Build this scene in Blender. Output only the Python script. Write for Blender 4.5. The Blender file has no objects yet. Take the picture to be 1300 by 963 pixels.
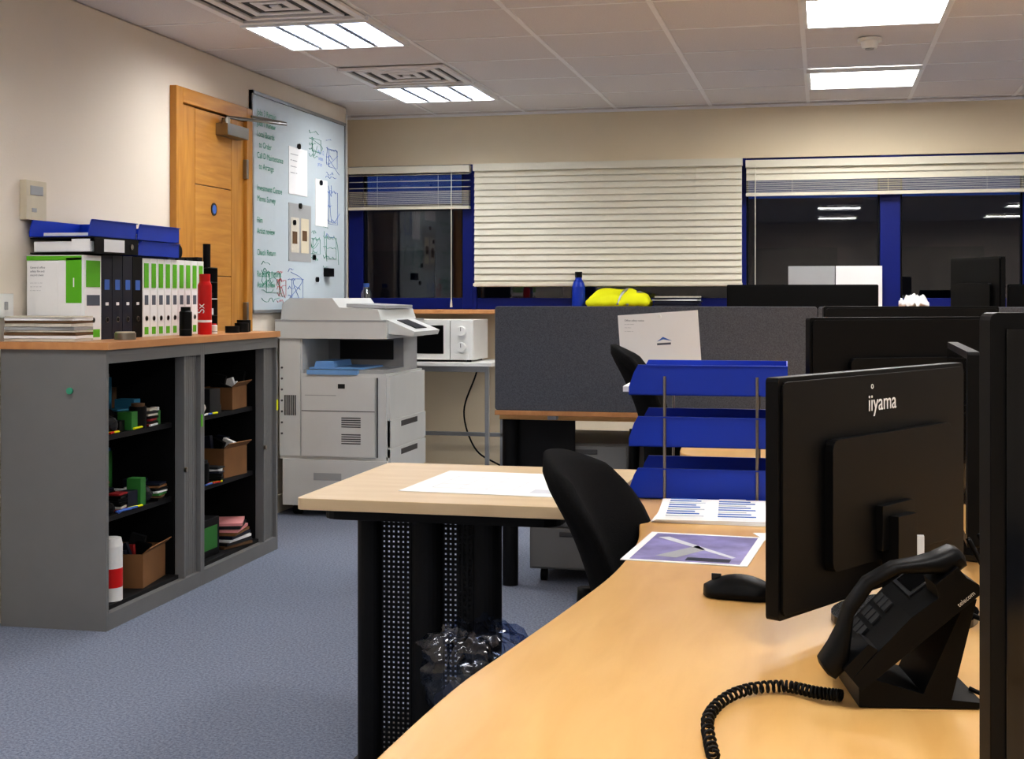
import bpy, bmesh, math, random
from mathutils import Vector, Matrix, noise
random.seed(4)
D=bpy.data; SC=bpy.context.scene
R=math.radians
# ---------------------------------------------------------------- materials
def lin(c):
    return tuple(((v/255)/12.92 if v/255<=0.04045 else ((v/255+0.055)/1.055)**2.4) for v in c)
def nt(name):
    m=D.materials.new(name); m.use_nodes=True
    return m,m.node_tree.nodes,m.node_tree.links,m.node_tree.nodes['Principled BSDF']
def pbr(name,c,rough=.5,metal=0,var=.06,vs=8,bump=0,bs=200,spec=.5,coat=0):
    m,n,l,b=nt(name); c=lin(c)
    tc=n.new('ShaderNodeTexCoord'); nz=n.new('ShaderNodeTexNoise'); nz.inputs['Scale'].default_value=vs
    nz.inputs['Detail'].default_value=4
    l.new(tc.outputs['Object'],nz.inputs['Vector'])
    r=n.new('ShaderNodeValToRGB'); r.color_ramp.elements[0].position=.3; r.color_ramp.elements[1].position=.7
    r.color_ramp.elements[0].color=tuple(v*(1-var) for v in c)+(1,)
    r.color_ramp.elements[1].color=tuple(min(1,v*(1+var)) for v in c)+(1,)
    l.new(nz.outputs['Fac'],r.inputs['Fac']); l.new(r.outputs['Color'],b.inputs['Base Color'])
    b.inputs['Roughness'].default_value=rough; b.inputs['Metallic'].default_value=metal
    b.inputs['Specular IOR Level'].default_value=spec; b.inputs['Coat Weight'].default_value=coat
    if bump:
        n2=n.new('ShaderNodeTexNoise'); n2.inputs['Scale'].default_value=bs; n2.inputs['Detail'].default_value=3
        l.new(tc.outputs['Object'],n2.inputs['Vector'])
        bp=n.new('ShaderNodeBump'); bp.inputs['Strength'].default_value=bump; bp.inputs['Distance'].default_value=.003
        l.new(n2.outputs['Fac'],bp.inputs['Height']); l.new(bp.outputs['Normal'],b.inputs['Normal'])
    return m
def wood(name,c1,c2,sc,rough=.4,coat=.1):
    m,n,l,b=nt(name)
    tc=n.new('ShaderNodeTexCoord'); mp=n.new('ShaderNodeMapping'); mp.inputs['Scale'].default_value=sc
    l.new(tc.outputs['Object'],mp.inputs['Vector'])
    nz=n.new('ShaderNodeTexNoise'); nz.inputs['Scale'].default_value=3; nz.inputs['Detail'].default_value=8; nz.inputs['Distortion'].default_value=.4
    l.new(mp.outputs['Vector'],nz.inputs['Vector'])
    r=n.new('ShaderNodeValToRGB'); r.color_ramp.elements[0].position=.3; r.color_ramp.elements[1].position=.72
    r.color_ramp.elements[0].color=lin(c1)+(1,); r.color_ramp.elements[1].color=lin(c2)+(1,)
    l.new(nz.outputs['Fac'],r.inputs['Fac']); l.new(r.outputs['Color'],b.inputs['Base Color'])
    b.inputs['Roughness'].default_value=rough; b.inputs['Coat Weight'].default_value=coat; b.inputs['Coat Roughness'].default_value=.25
    return m
def speck(name,c1,c2,scale,rough=.95,bump=.6):
    m,n,l,b=nt(name)
    tc=n.new('ShaderNodeTexCoord'); nz=n.new('ShaderNodeTexNoise'); nz.inputs['Scale'].default_value=scale; nz.inputs['Detail'].default_value=5; nz.inputs['Roughness'].default_value=.8
    l.new(tc.outputs['Object'],nz.inputs['Vector'])
    r=n.new('ShaderNodeValToRGB'); r.color_ramp.elements[0].position=.38; r.color_ramp.elements[1].position=.62
    r.color_ramp.elements[0].color=lin(c1)+(1,); r.color_ramp.elements[1].color=lin(c2)+(1,)
    l.new(nz.outputs['Fac'],r.inputs['Fac']); l.new(r.outputs['Color'],b.inputs['Base Color'])
    b.inputs['Roughness'].default_value=rough; b.inputs['Specular IOR Level'].default_value=.2
    bp=n.new('ShaderNodeBump'); bp.inputs['Strength'].default_value=bump; bp.inputs['Distance'].default_value=.004
    l.new(nz.outputs['Fac'],bp.inputs['Height']); l.new(bp.outputs['Normal'],b.inputs['Normal'])
    return m
def emis(name,c,s):
    m,n,l,b=nt(name)
    b.inputs['Base Color'].default_value=(.9,.9,.9,1); b.inputs['Emission Color'].default_value=tuple(c)+(1,); b.inputs['Emission Strength'].default_value=s
    return m
def glassm(name,tint=(1,1,1),ior=1.6,rough=0.0,tr=None):
    m=D.materials.new(name); m.use_nodes=True; n=m.node_tree.nodes; l=m.node_tree.links; n.clear()
    o=n.new('ShaderNodeOutputMaterial'); mx=n.new('ShaderNodeMixShader'); t=n.new('ShaderNodeBsdfTransparent'); g=n.new('ShaderNodeBsdfGlossy'); f=n.new('ShaderNodeFresnel')
    t.inputs['Color'].default_value=tuple(tint)+(1,); g.inputs['Roughness'].default_value=rough; f.inputs['IOR'].default_value=ior
    if tr is None: l.new(f.outputs[0],mx.inputs[0])
    else: mx.inputs[0].default_value=tr
    l.new(t.outputs[0],mx.inputs[1]); l.new(g.outputs[0],mx.inputs[2]); l.new(mx.outputs[0],o.inputs[0])
    return m
M=dict(
 wall=pbr('wall_paint',(232,222,208),.85,var=.02,vs=2,bump=.15,bs=120,spec=.2),
 wallb=pbr('wall_paint_back',(230,216,190),.85,var=.02,vs=2,bump=.15,bs=120,spec=.2),
 skirt=pbr('skirting_paint',(215,205,185),.5,var=.02),
 tile=speck('ceiling_tile',(222,217,216),(233,228,227),160,.9,.2),
 tbar=pbr('ceiling_tbar',(244,242,242),.5,var=.02),
 carpet=speck('carpet_blue_grey',(100,108,126),(144,151,168),110),
 oak=wood('oak_door',(176,118,42),(204,148,66),(1.5,10,1.2),.45),
 oakh=wood('oak_door_horizontal',(180,122,46),(206,150,70),(1.5,1.2,12),.45),
 maple=wood('maple_desktop',(222,174,106),(234,190,124),(7,1.2,4),.3,.35),
 beech=wood('beech_tabletop',(208,182,144),(220,197,162),(1.2,7,4),.4,.15),
 cabtop=wood('cupboard_top_wood',(186,130,82),(204,150,100),(7,1.2,4),.4),
 grey=pbr('cupboard_grey_steel',(120,120,120),.5,var=.03,spec=.35),
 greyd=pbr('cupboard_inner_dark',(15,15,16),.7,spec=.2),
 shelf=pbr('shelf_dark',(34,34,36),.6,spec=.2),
 black=pbr('black_plastic',(6,6,7),.48,var=.1,spec=.22),
 blackg=pbr('black_gloss',(5,5,6),.16,var=.05,spec=.4),
 blackm=pbr('black_metal',(12,13,16),.5,var=.1,spec=.28),
 dgrey=pbr('dark_grey_plastic',(36,37,39),.5,spec=.35),
 screen=pbr('monitor_screen_glass',(4,4,5),.1,spec=.5),
 fab=speck('partition_fabric',(82,85,93),(106,109,117),260,.95,.5),
 chair=speck('chair_fabric_black',(8,8,9),(17,17,19),300,.95,.4),
 blue=pbr('blue_plastic',(8,56,176),.38,var=.04),
 blued=pbr('window_frame_blue',(8,28,112),.4,var=.04,spec=.3),
 pvc=pbr('blind_slat',(224,218,200),.55,var=.02),
 white=pbr('white_plastic',(234,234,231),.4,var=.02),
 board=pbr('whiteboard_enamel',(204,216,223),.25,var=.015,vs=3),
 alu=pbr('aluminium',(170,172,175),.35,.8),
 steel=pbr('brushed_steel',(150,146,138),.3,1),
 copier=pbr('copier_grey_white',(206,208,206),.45,var=.02),
 copier2=pbr('copier_mid_grey',(164,166,167),.5,var=.02),  # flat mid grey for copier trims and small fittings
 slot=pbr('vent_slot_dark',(70,70,72),.6),
 lblue=pbr('light_blue_plastic',(120,165,215),.4),
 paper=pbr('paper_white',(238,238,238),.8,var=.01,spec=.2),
 ink=pbr('ink_dark',(90,96,108),.8),
 green=pbr('binder_green',(96,182,30),.5),
 navy=pbr('binder_navy',(12,20,42),.45),
 red=pbr('red_lacquer',(204,18,14),.3),
 yel=pbr('hi_vis_yellow',(236,238,10),.7,bump=.3,bs=60),
 card=pbr('cardboard',(134,96,60),.85,var=.1),
 pink=pbr('pink_paper',(232,160,160),.8),
 purple=pbr('print_purple',(136,130,176),.5,var=.35,vs=14),
 tealink=pbr('marker_green',(60,150,120),.6),
 blueink=pbr('marker_blue',(70,110,190),.6),
 cream=pbr('thermostat_cream',(212,202,178),.5),
 mag=pbr('booklet_edges',(206,200,186),.7,var=.1,vs=40),
 maroon=pbr('dull_maroon',(150,34,36),.6), olive=pbr('dull_green',(50,120,50),.6), teal=pbr('dull_teal',(50,120,150),.6), tan=pbr('dull_tan',(104,78,52),.8),
 faint=pbr('faint_pencil',(206,208,214),.8),
 lou=pbr('louvre_white',(238,240,242),.3,var=.01),
 loum=pbr('louvre_metal',(150,160,178),.35,.6,var=.01),
 lens=emis('lamp_lens',(1,.99,.975),23),
 glass=glassm('window_glass'),
 bag=glassm('clear_polythene',(.66,.72,.84),1.5,.15,.10),
 facade=pbr('brick_facade_night',(46,36,34),.9,var=.2,vs=3),
 tarmac=pbr('tarmac',(30,30,32),.9),
 wtr=glassm('clear_bottle',(.8,.9,.95),1.45,.05,.25),
)
# ---------------------------------------------------------------- mesh builder
class O:
    def __init__(s,name): s.name=name; s.bm=bmesh.new(); s.mats=[]
    def mi(s,m):
        m=M[m]
        if m not in s.mats: s.mats.append(m)
        return s.mats.index(m)
    def add(s,vs,fs,mat,smooth=False,T=None):
        i=s.mi(mat); bv=[s.bm.verts.new(T@Vector(v) if T else v) for v in vs]
        for f in fs:
            try: fc=s.bm.faces.new([bv[k] for k in f]); fc.material_index=i; fc.smooth=smooth
            except ValueError: pass
        return s
    def box(s,a,b,mat,T=None):
        x0,y0,z0=[min(p,q) for p,q in zip(a,b)]; x1,y1,z1=[max(p,q) for p,q in zip(a,b)]
        vs=[(x0,y0,z0),(x1,y0,z0),(x1,y1,z0),(x0,y1,z0),(x0,y0,z1),(x1,y0,z1),(x1,y1,z1),(x0,y1,z1)]
        return s.add(vs,[(0,3,2,1),(4,5,6,7),(0,1,5,4),(1,2,6,5),(2,3,7,6),(3,0,4,7)],mat,False,T)
    def cyl(s,p,q,r,mat,r2=None,n=20,T=None):
        p=Vector(p);q=Vector(q); r2=r if r2 is None else r2
        d=(q-p).normalized(); a=d.orthogonal().normalized(); b=d.cross(a)
        vs=[];fs=[]
        for c,rr in ((p,r),(q,r2)):
            for k in range(n):
                t=2*math.pi*k/n; vs.append(c+(a*math.cos(t)+b*math.sin(t))*rr)
        for k in range(n): fs.append((k,(k+1)%n,n+(k+1)%n,n+k))
        s.add(vs,fs,mat,True,T)
        s.add(vs[:n],[tuple(range(n))[::-1]],mat,False,T); s.add(vs[n:],[tuple(range(n))],mat,False,T)
        return s
    def prism(s,pts,z0,z1,mat,axis='z',T=None):
        n=len(pts)
        if axis=='z': f=lambda p,z:(p[0],p[1],z)
        elif axis=='y': f=lambda p,z:(p[0],z,p[1])
        else: f=lambda p,z:(z,p[0],p[1])
        vs=[f(p,z0) for p in pts]+[f(p,z1) for p in pts]
        fs=[tuple(range(n))[::-1],tuple(range(n,2*n))]+[(k,(k+1)%n,n+(k+1)%n,n+k) for k in range(n)]
        return s.add(vs,fs,mat,False,T)
    def tube(s,pts,r,mat,n=6,T=None):
        pts=[Vector(p) for p in pts]; vs=[];fs=[]; u=None
        for i,p in enumerate(pts):
            t=(pts[min(i+1,len(pts)-1)]-pts[max(i-1,0)]).normalized()
            if u is None: u=t.orthogonal().normalized()
            u=(u-t*u.dot(t)).normalized(); v=t.cross(u)
            for k in range(n):
                a=2*math.pi*k/n; vs.append(p+(u*math.cos(a)+v*math.sin(a))*r)
        for i in range(len(pts)-1):
            for k in range(n): fs.append((i*n+k,i*n+(k+1)%n,(i+1)*n+(k+1)%n,(i+1)*n+k))
        fs.append(tuple(range(n))[::-1]); fs.append(tuple(range(len(vs)-n,len(vs))))
        return s.add(vs,fs,mat,True,T)
    def loft(s,rings,mat,T=None,smooth=True):
        n=len(rings[0]); vs=[v for r in rings for v in r]; fs=[]
        for i in range(len(rings)-1):
            for k in range(n): fs.append((i*n+k,i*n+(k+1)%n,(i+1)*n+(k+1)%n,(i+1)*n+k))
        fs.append(tuple(range(n))[::-1]); fs.append(tuple(range(len(vs)-n,len(vs))))
        return s.add(vs,fs,mat,smooth,T)
    def shell(s,fn,nu,nv,mat,th,T=None):
        vs=[];fs=[]; W=nu+1
        for side in (0,1):
            for j in range(nv+1):
                for i in range(nu+1):
                    p,nn=fn(i/nu,j/nv); p=Vector(p); nn=Vector(nn)
                    e=min(i/nu,1-i/nu,j/nv,1-j/nv); k=min(1,e*8); k=math.sqrt(1-(1-k)**2)
                    vs.append(p+nn*(th*.5*(.25+.75*k))*(1 if side else -1))
        K=W*(nv+1)
        for j in range(nv):
            for i in range(nu):
                a=j*W+i; fs.append((a,a+W,a+W+1,a+1)); fs.append((K+a,K+a+1,K+a+W+1,K+a+W))
        for i in range(nu):
            fs.append((i,i+1,K+i+1,K+i)); a=nv*W+i; fs.append((a+1,a,K+a,K+a+1))
        for j in range(nv):
            a=j*W; fs.append((a+W,a,K+a,K+a+W)); a=j*W+nu; fs.append((a,a+W,K+a+W,K+a))
        return s.add(vs,fs,mat,True,T)
    def done(s,loc=(0,0,0),rz=0,bevel=0,parent=None,seg=2):
        me=D.meshes.new(s.name); bmesh.ops.recalc_face_normals(s.bm,faces=s.bm.faces[:]); s.bm.to_mesh(me); s.bm.free()
        for m in s.mats: me.materials.append(m)
        ob=D.objects.new(s.name,me); SC.collection.objects.link(ob); ob.location=loc; ob.rotation_euler=(0,0,rz)
        if bevel:
            b=ob.modifiers.new('bevel','BEVEL'); b.width=bevel; b.segments=seg; b.limit_method='ANGLE'; b.angle_limit=R(40)
        if parent: ob.parent=parent
        return ob
def text(body,size,mat,loc,rot,parent=None,name='lettering',ext=.0004,space=1.0):
    cu=D.curves.new(name,'FONT'); cu.body=body; cu.size=size; cu.extrude=ext; cu.materials.append(M[mat]); cu.space_line=space
    ob=D.objects.new(name,cu); SC.collection.objects.link(ob); ob.location=loc; ob.rotation_euler=rot
    if parent: ob.parent=parent
    return ob
def smoothpts(P,n=8):
    out=[]
    for i in range(len(P)-1):
        p0=Vector(P[max(i-1,0)]);p1=Vector(P[i]);p2=Vector(P[i+1]);p3=Vector(P[min(i+2,len(P)-1)])
        for k in range(n):
            t=k/n; out.append(.5*((2*p1)+(-p0+p2)*t+(2*p0-5*p1+4*p2-p3)*t*t+(-p0+3*p1-3*p2+p3)*t**3))
    out.append(Vector(P[-1])); return out
# ---------------------------------------------------------------- room
XL=-2.955; XR=4.6; YB=8.6; YF=-5.2; ZC=2.4
WZ0=1.115; WZ1=2.066
GY=7.9
O('floor').box((-3.3,YF-.1,-.1),(XR+.1,YB+.2,0),'carpet').done()
c=O('ceiling'); c.box((-3.3,YF-.1,ZC),(XR+.1,YB+.2,ZC+.1),'tile')
gx=[-.09+.6*k for k in range(-5,8)]; gy=[GY+.6-.6*k for k in range(0,24)]
for x in gx:
    if -3.1<x<XR: c.box((x-.011,YF,ZC-.004),(x+.011,YB,ZC),'tbar')
for y in gy:
    if y>YF: c.box((-3.1,y-.008,ZC-.0025),(XR,y+.008,ZC),'tbar')
c.done()
w=O('wall_left'); w.box((XL-.2,YF,0),(XL,8.165,ZC),'wall'); w.box((XL-.25,8.165,0),(XL-.15,YB,ZC),'wall'); w.done(bevel=.012)
w=O('wall_back')
w.box((XL-.25,YB,WZ1),(XR,YB+.2,ZC),'wallb'); w.box((XL-.25,YB,0),(XR,YB+.2,WZ0-.027),'wallb')
w.box((3.2,YB,WZ0-.027),(XR,YB+.2,WZ1),'wallb'); w.box((XL-.25,YB,WZ0-.027),(XL-.15,YB+.2,WZ1),'wallb'); w.done()
O('wall_right').box((XR,YF,0),(XR+.1,YB+.2,ZC),'wall').done()
O('wall_front').box((-3.3,YF-.1,0),(XR,YF,ZC),'wall').done()
O('baseboard_left').box((XL,YF,0),(XL+.015,5.76,.1),'skirt').box((XL,6.65,0),(XL+.015,8.165,.1),'skirt').done(bevel=.004)
O('baseboard_back').box((XL-.15,YB-.015,0),(XR,YB,.1),'skirt').done(bevel=.004)
O('trim_window_sill').box((XL-.14,YB-.24,WZ0-.027),(3.2,YB+.1,WZ0),'cabtop').done(bevel=.006)
O('trim_ceiling_edge').box((XL-.15,YB-.02,ZC-.02),(XR,YB,ZC-.004),'tbar').done()
# windows
def window(name,x0,x1,posts):
    o=O(name); y0,y1=YB+.02,YB+.09
    o.box((x0,y0,WZ1-.06),(x1,y1,WZ1),'blued'); o.box((x0,y0,WZ0),(x1,y1,WZ0+.075),'blued')
    for a,b in posts: o.box((a,y0-.012,WZ0),(b,y1,WZ1),'blued')
    o.box((x0,y0+.03,WZ0+.05),(x1,y0+.036,WZ1-.05),'glass')
    for a,b in posts: o.box((a-.012,y0+.01,WZ0+.075),(a,y1-.02,WZ1-.06),'black'); o.box((b,y0+.01,WZ0+.075),(b+.012,y1-.02,WZ1-.06),'black')
    return o.done(bevel=.004)
window('window_1',-3.1,-2.24,[(-3.1,-3.0),(-2.31,-2.24)])
window('window_2',-2.24,-.47,[(-2.24,-2.215),(-.53,-.47)])
window('window_3',-.47,1.25,[(.34,.46),(1.17,1.25)])
window('window_4',1.25,3.2,[(1.25,1.27),(2.2,2.32),(3.12,3.2)])
def blind(x0,x1,zt,segs,cords=True):
    o=O('venetian_blind'); yc=YB-.045
    o.box((x0,YB-.075,zt-.045),(x1,YB-.012,zt),'pvc')
    for (a,b,pitch,tilt,wd) in segs:
        z=a
        while z>b:
            T=Matrix.Translation((0,yc,z))@Matrix.Rotation(R(tilt),4,'X')
            o.box((x0+.004,-wd/2,-.0012),(x1-.004,wd/2,.0012),'pvc',T); z-=pitch
    zb=segs[-1][1]
    o.box((x0+.002,yc-.025,zb-.018),(x1-.002,yc+.025,zb),'pvc')
    n=max(2,int((x1-x0)/.45))
    for i in range(n):
        x=x0+(x1-x0)*(i+.5)/n
        o.cyl((x,yc-.028,zb),(x,yc-.028,zt),.0012,'pvc',n=5)
    if cords: o.cyl((x0+.06,YB-.085,1.2),(x0+.06,YB-.085,zt-.03),.003,'pvc',n=6); o.cyl((x0+.06,YB-.085,1.14),(x0+.06,YB-.085,1.2),.008,'pvc',.004,n=8)
    return o.done()
blind(-3.08,-2.245,2.055,[(2.0,1.89,.042,8,.05),(1.89,1.79,.0085,3,.05)],False)
blind(-2.22,-.49,2.06,[(2.0,1.285,.042,72,.050)],False)
blind(-.47,1.24,2.045,[(1.985,1.93,.042,72,.050),(1.92,1.84,.0085,3,.05)])
blind(1.26,3.18,2.045,[(1.985,1.93,.042,72,.050),(1.92,1.84,.0085,3,.05)])
O('blind_cord').cyl((-2.36,YB-.09,1.16),(-2.36,YB-.09,2.02),.003,'pvc',n=6).cyl((-2.36,YB-.09,1.13),(-2.36,YB-.09,1.18),.009,'pvc',.004,n=8).done()
# outside
o=O('exterior_building'); o.box((-14,20,-3),(3.5,26,2.62),'facade')
for i in range(8):
    for z in (-1.4,.6): o.box((-13+i*2,19.97,z),(-11.8+i*2,20.02,z+1.3),'black')
o.done()
O('exterior_ground').box((-30,8.9,-3.1),(30,40,-3),'tarmac').done()
# door
y0,y1=5.77,6.63; zt=2.18; XD=XL+.001
o=O('door_1')
o.box((XD,y0,0),(XL+.035,y0+.07,zt),'oak'); o.box((XD,y1-.07,0),(XL+.035,y1,zt),'oak'); o.box((XD,y0+.07,zt-.07),(XL+.035,y1-.07,zt),'oakh')
o.box((XD,y0+.07,0),(XL+.006,y1-.07,zt-.07),'dgrey')
ly0,ly1=y0+.074,y1-.074
zs=[.005,.42,.86,1.3,1.74,zt-.074]
o.box((XL+.006,ly0,.005),(XL+.018,ly0+.15,zt-.074),'oak'); o.box((XL+.006,ly1-.15,.005),(XL+.018,ly1,zt-.074),'oak')
for a,b in zip(zs[:-1],zs[1:]): o.box((XL+.006,ly0+.153,a+.002),(XL+.018,ly1-.153,b-.002),'oakh')
for z in (.3,1.12,1.86): o.box((XL+.018,ly1-.012,z-.05),(XL+.042,ly1+.012,z+.05),'steel')
o.cyl((XL+.018,6.2,1.63),(XL+.021,6.2,1.63),.032,'dgrey',n=24); o.cyl((XL+.021,6.2,1.63),(XL+.022,6.2,1.63),.022,'blueink',n=20)
o.cyl((XL+.018,5.93,1.0),(XL+.07,5.93,1.0),.01,'steel'); o.cyl((XL+.065,5.93,1.0),(XL+.065,6.05,1.0),.01,'steel')
o.box((XL+.018,5.905,.9),(XL+.024,5.955,1.1),'steel')
o.box((XL+.018,6.22,2.0),(XL+.085,6.47,2.06),'steel'); o.cyl((XL+.05,6.27,2.06),(XL+.05,6.27,2.09),.02,'steel')
o.tube([(XL+.05,6.27,2.095),(XL+.17,6.76,2.115)],.009,'steel'); o.tube([(XL+.17,6.76,2.12),(XL+.04,6.6,2.14)],.008,'steel')
o.done(bevel=.003)
# whiteboard
WY0,WY1,WB0,WB1=6.66,8.1,1.11,2.29
o=O('whiteboard'); o.box((XD,WY0,WB0),(XL+.014,WY1,WB1),'board')
for a,b in (((WY0,WB0),(WY1,WB0+.018)),((WY0,WB1-.018),(WY1,WB1)),((WY0,WB0),(WY0+.018,WB1)),((WY1-.018,WB0),(WY1,WB1))):
    o.box((XD,a[0],a[1]),(XL+.022,b[0],b[1]),'alu')
xx=XL+.015
def sheet(y,z,w,h,mat,lv=0): o.box((xx-.0005,y,z),(xx+.002+lv*.001,y+w,z+h),mat)
sheet(7.17,1.78,.28,.27,'paper'); sheet(7.17,1.40,.34,.33,'copier2'); sheet(7.2,1.45,.12,.2,'mag',1); sheet(7.35,1.45,.12,.2,'cream',1); sheet(7.58,1.62,.2,.28,'paper'); sheet(7.22,1.50,.07,.07,'tan',2); sheet(7.37,1.52,.07,.06,'tan',2)
for y,z in ((7.31,2.06),(7.33,1.72),(7.66,1.88),(7.55,1.43),(7.6,1.3),(7.24,1.62)): o.cyl((xx,y,z),(xx+.012,y,z),.016,'blackg',n=12)
o.box((xx,7.72,1.32),(xx+.03,7.82,1.37),'black')
random.seed(9)
def scrib(pts,mat): o.tube([(xx+.001,y,z) for y,z in pts],.0012,mat,n=4)
for (cy,cz,rw,rh,mat) in ((6.95,1.28,.16,.1,'tealink'),(7.3,1.25,.14,.1,'blueink'),(7.88,1.75,.13,.18,'blueink'),(7.85,1.5,.14,.12,'tealink'),(7.88,2.05,.12,.1,'blueink'),(7.6,2.1,.12,.07,'tealink'),(7.08,1.25,.08,.08,'red'),(7.6,1.5,.1,.08,'tealink')):
    for k in range(2):
        p=[(cy+random.uniform(-rw,rw),cz+random.uniform(-rh,rh)) for _ in range(3)]
        scrib([tuple(v) [:2] for v in smoothpts([(a,b,0) for a,b in p],6)],mat)
    for k in range(5):
        zz=cz-rh+2*rh*k/4; p=[(cy-rw+2*rw*j/14,zz+random.uniform(-.012,.012)) for j in range(random.randint(5,12))]
        scrib(p,mat)
    scrib([(cy-rw*.6,cz-rh*.6),(cy+rw*.6,cz-rh*.6),(cy+rw*.6,cz+rh*.5),(cy-rw*.6,cz+rh*.5),(cy-rw*.6,cz-rh*.6)],mat)
wb=o.done()
tx='Jobs 3 Remain\nJobs 1 Renew\nLocal Boards\n  to Order\nCall D Maintenance\n  to Arrange\n\nInvestment Centre\nMemo Survey\n\nFilm\nArtist review\n\nCheck Return\n\nReceipt & Returns\nAsset Review'
text(tx,.045,'tealink',(xx+.001,6.73,2.17),(R(90),0,R(90)),wb,'handwriting',0,1.28)
text('Plan 12\n notes\nprice',.035,'blueink',(xx+.001,7.62,2.05),(R(90),0,R(90)),wb,'handwriting',0)
text('----------\n-- ------\n--------\n------ --',.035,'ink',(xx+.003,7.19,2.0),(R(90),0,R(90)),wb,'print_text',0)
O('wall_cable').tube(smoothpts([(XL+.012,8.13,2.38),(XL+.012,8.135,1.9),(XL+.012,8.13,1.5),(XL+.012,8.135,1.0),(XL+.012,8.13,.4)]),.005,'white').done()
o=O('thermostat'); o.box((XD,4.565,1.49),(XL+.03,4.70,1.64),'cream'); o.box((XL+.03,4.59,1.585),(XL+.032,4.675,1.62),'copier2'); o.box((XL+.03,4.6,1.52),(XL+.033,4.63,1.535),'copier2'); o.done(bevel=.006)
o=O('wall_socket'); o.box((XD,4.36,1.12),(XL+.012,4.51,1.21),'white'); o.box((XL+.012,4.39,1.15),(XL+.016,4.41,1.18),'copier2'); o.box((XL+.012,4.45,1.15),(XL+.016,4.47,1.18),'copier2'); o.done(bevel=.003)
# lights
def light(x,y):
    o=O('ceiling_light'); a=.59; t=.02; z=ZC-.004
    for p,q in (((0,0),(a,t)),((0,a-t),(a,a)),((0,t),(t,a-t)),((a-t,t),(a,a-t))): o.box((p[0],p[1],z-.022),(q[0],q[1],z),'lou')
    o.box((t,t,z-.004),(a-t,a-t,z),'lens')
    if x<-1:
        for k in range(1,4): xx=t+(a-2*t)*k/4; o.box((xx-.012,t,z-.019),(xx+.012,a-t,z-.005),'loum')
        for k in range(1,9): yy=t+(a-2*t)*k/9; o.box((t,yy-.0035,z-.019),(a-t,yy+.0035,z-.005),'loum')
    o.done((x+.005,y+.005,0))
for x in (-2.49,-.09,2.31):
    for y in (GY-.6,GY-2.4,GY-4.8,GY-7.2,GY-9.6,GY-12): light(x,y)  # nearer rows and right column continue the grid unseen, added to light the room
def vent(x,y):
    o=O('ceiling_air_vent'); a=.58; z=ZC-.003
    for k in range(4):
        i=k*.07; j=a-i
        for p,q in (((i,i),(j,i+.035)),((i,j-.035),(j,j)),((i,i+.035),(i+.035,j-.035)),((j-.035,i+.035),(j,j-.035))):
            o.box((p[0],p[1],z-.018+.003*k),(q[0],q[1],z-.004),'tbar')
    o.box((.03,.03,z-.004),(a-.03,a-.03,z),'slot'); o.box((.27,.27,z-.012),(.31,.31,z-.004),'tbar')
    o.done((x+.01,y+.01,0),bevel=.003)
vent(-2.49,GY-1.2); vent(-2.49,GY-3.0); vent(-.09,GY-4.2)
o=O('smoke_detector'); o.cyl((0,0,ZC-.004),(0,0,ZC-.02),.055,'white',n=28); o.cyl((0,0,ZC-.02),(0,0,ZC-.05),.042,'white',.034,n=28); o.cyl((0,0,ZC-.05),(0,0,ZC-.056),.02,'copier2',n=16); o.done((.21,6.5,0))
# ---------------------------------------------------------------- cupboards
def cupboard(L,y,x,rz,tag):
    o=O('tambour_cupboard'); d=.42; H=1.008; jw=.15
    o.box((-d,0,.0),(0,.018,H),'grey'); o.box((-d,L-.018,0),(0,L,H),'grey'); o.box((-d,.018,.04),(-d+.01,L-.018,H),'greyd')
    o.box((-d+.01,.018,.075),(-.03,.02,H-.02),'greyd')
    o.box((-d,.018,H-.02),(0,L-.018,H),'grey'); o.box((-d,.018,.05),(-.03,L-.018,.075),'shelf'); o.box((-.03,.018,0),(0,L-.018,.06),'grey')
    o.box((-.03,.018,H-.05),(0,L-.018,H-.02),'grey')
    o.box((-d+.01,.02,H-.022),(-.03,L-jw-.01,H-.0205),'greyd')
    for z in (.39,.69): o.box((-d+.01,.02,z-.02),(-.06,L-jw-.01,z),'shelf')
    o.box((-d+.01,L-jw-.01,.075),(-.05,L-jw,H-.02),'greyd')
    n=7
    for k in range(n):
        yy=L-jw+.004+k*.0183; o.box((-.032,yy,.06),(-.018,yy+.016,H-.05),'grey')
    o.box((-.045,L-jw-.012,.06),(-.004,L-jw,H-.05),'grey'); o.cyl((-.004,L-jw-.006,.5),(.006,L-jw-.006,.5),.01,'steel')
    o.box((-d,.018,.0),(-.05,L-.018,.0+.04),'greyd')
    o.box((-d-.005,-.012,H),(.014,L+.0,H+.027),'cabtop')
    o.box((.0,L-.017,.66),(.003,L-.002,.71),tag)
    return o.done((x,y,0),rz,bevel=.002)
rz=R(1.0)
cupboard(.8,4.40,-2.5,rz,'green'); cupboard(.83,5.201,-2.514,rz,'yel')
O('fridge_magnet').cyl((0,0,0),(0,-.008,0),.012,'tealink',n=16).done((-2.64,4.395,.86))
CT=1.035
random.seed(12)
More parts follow.
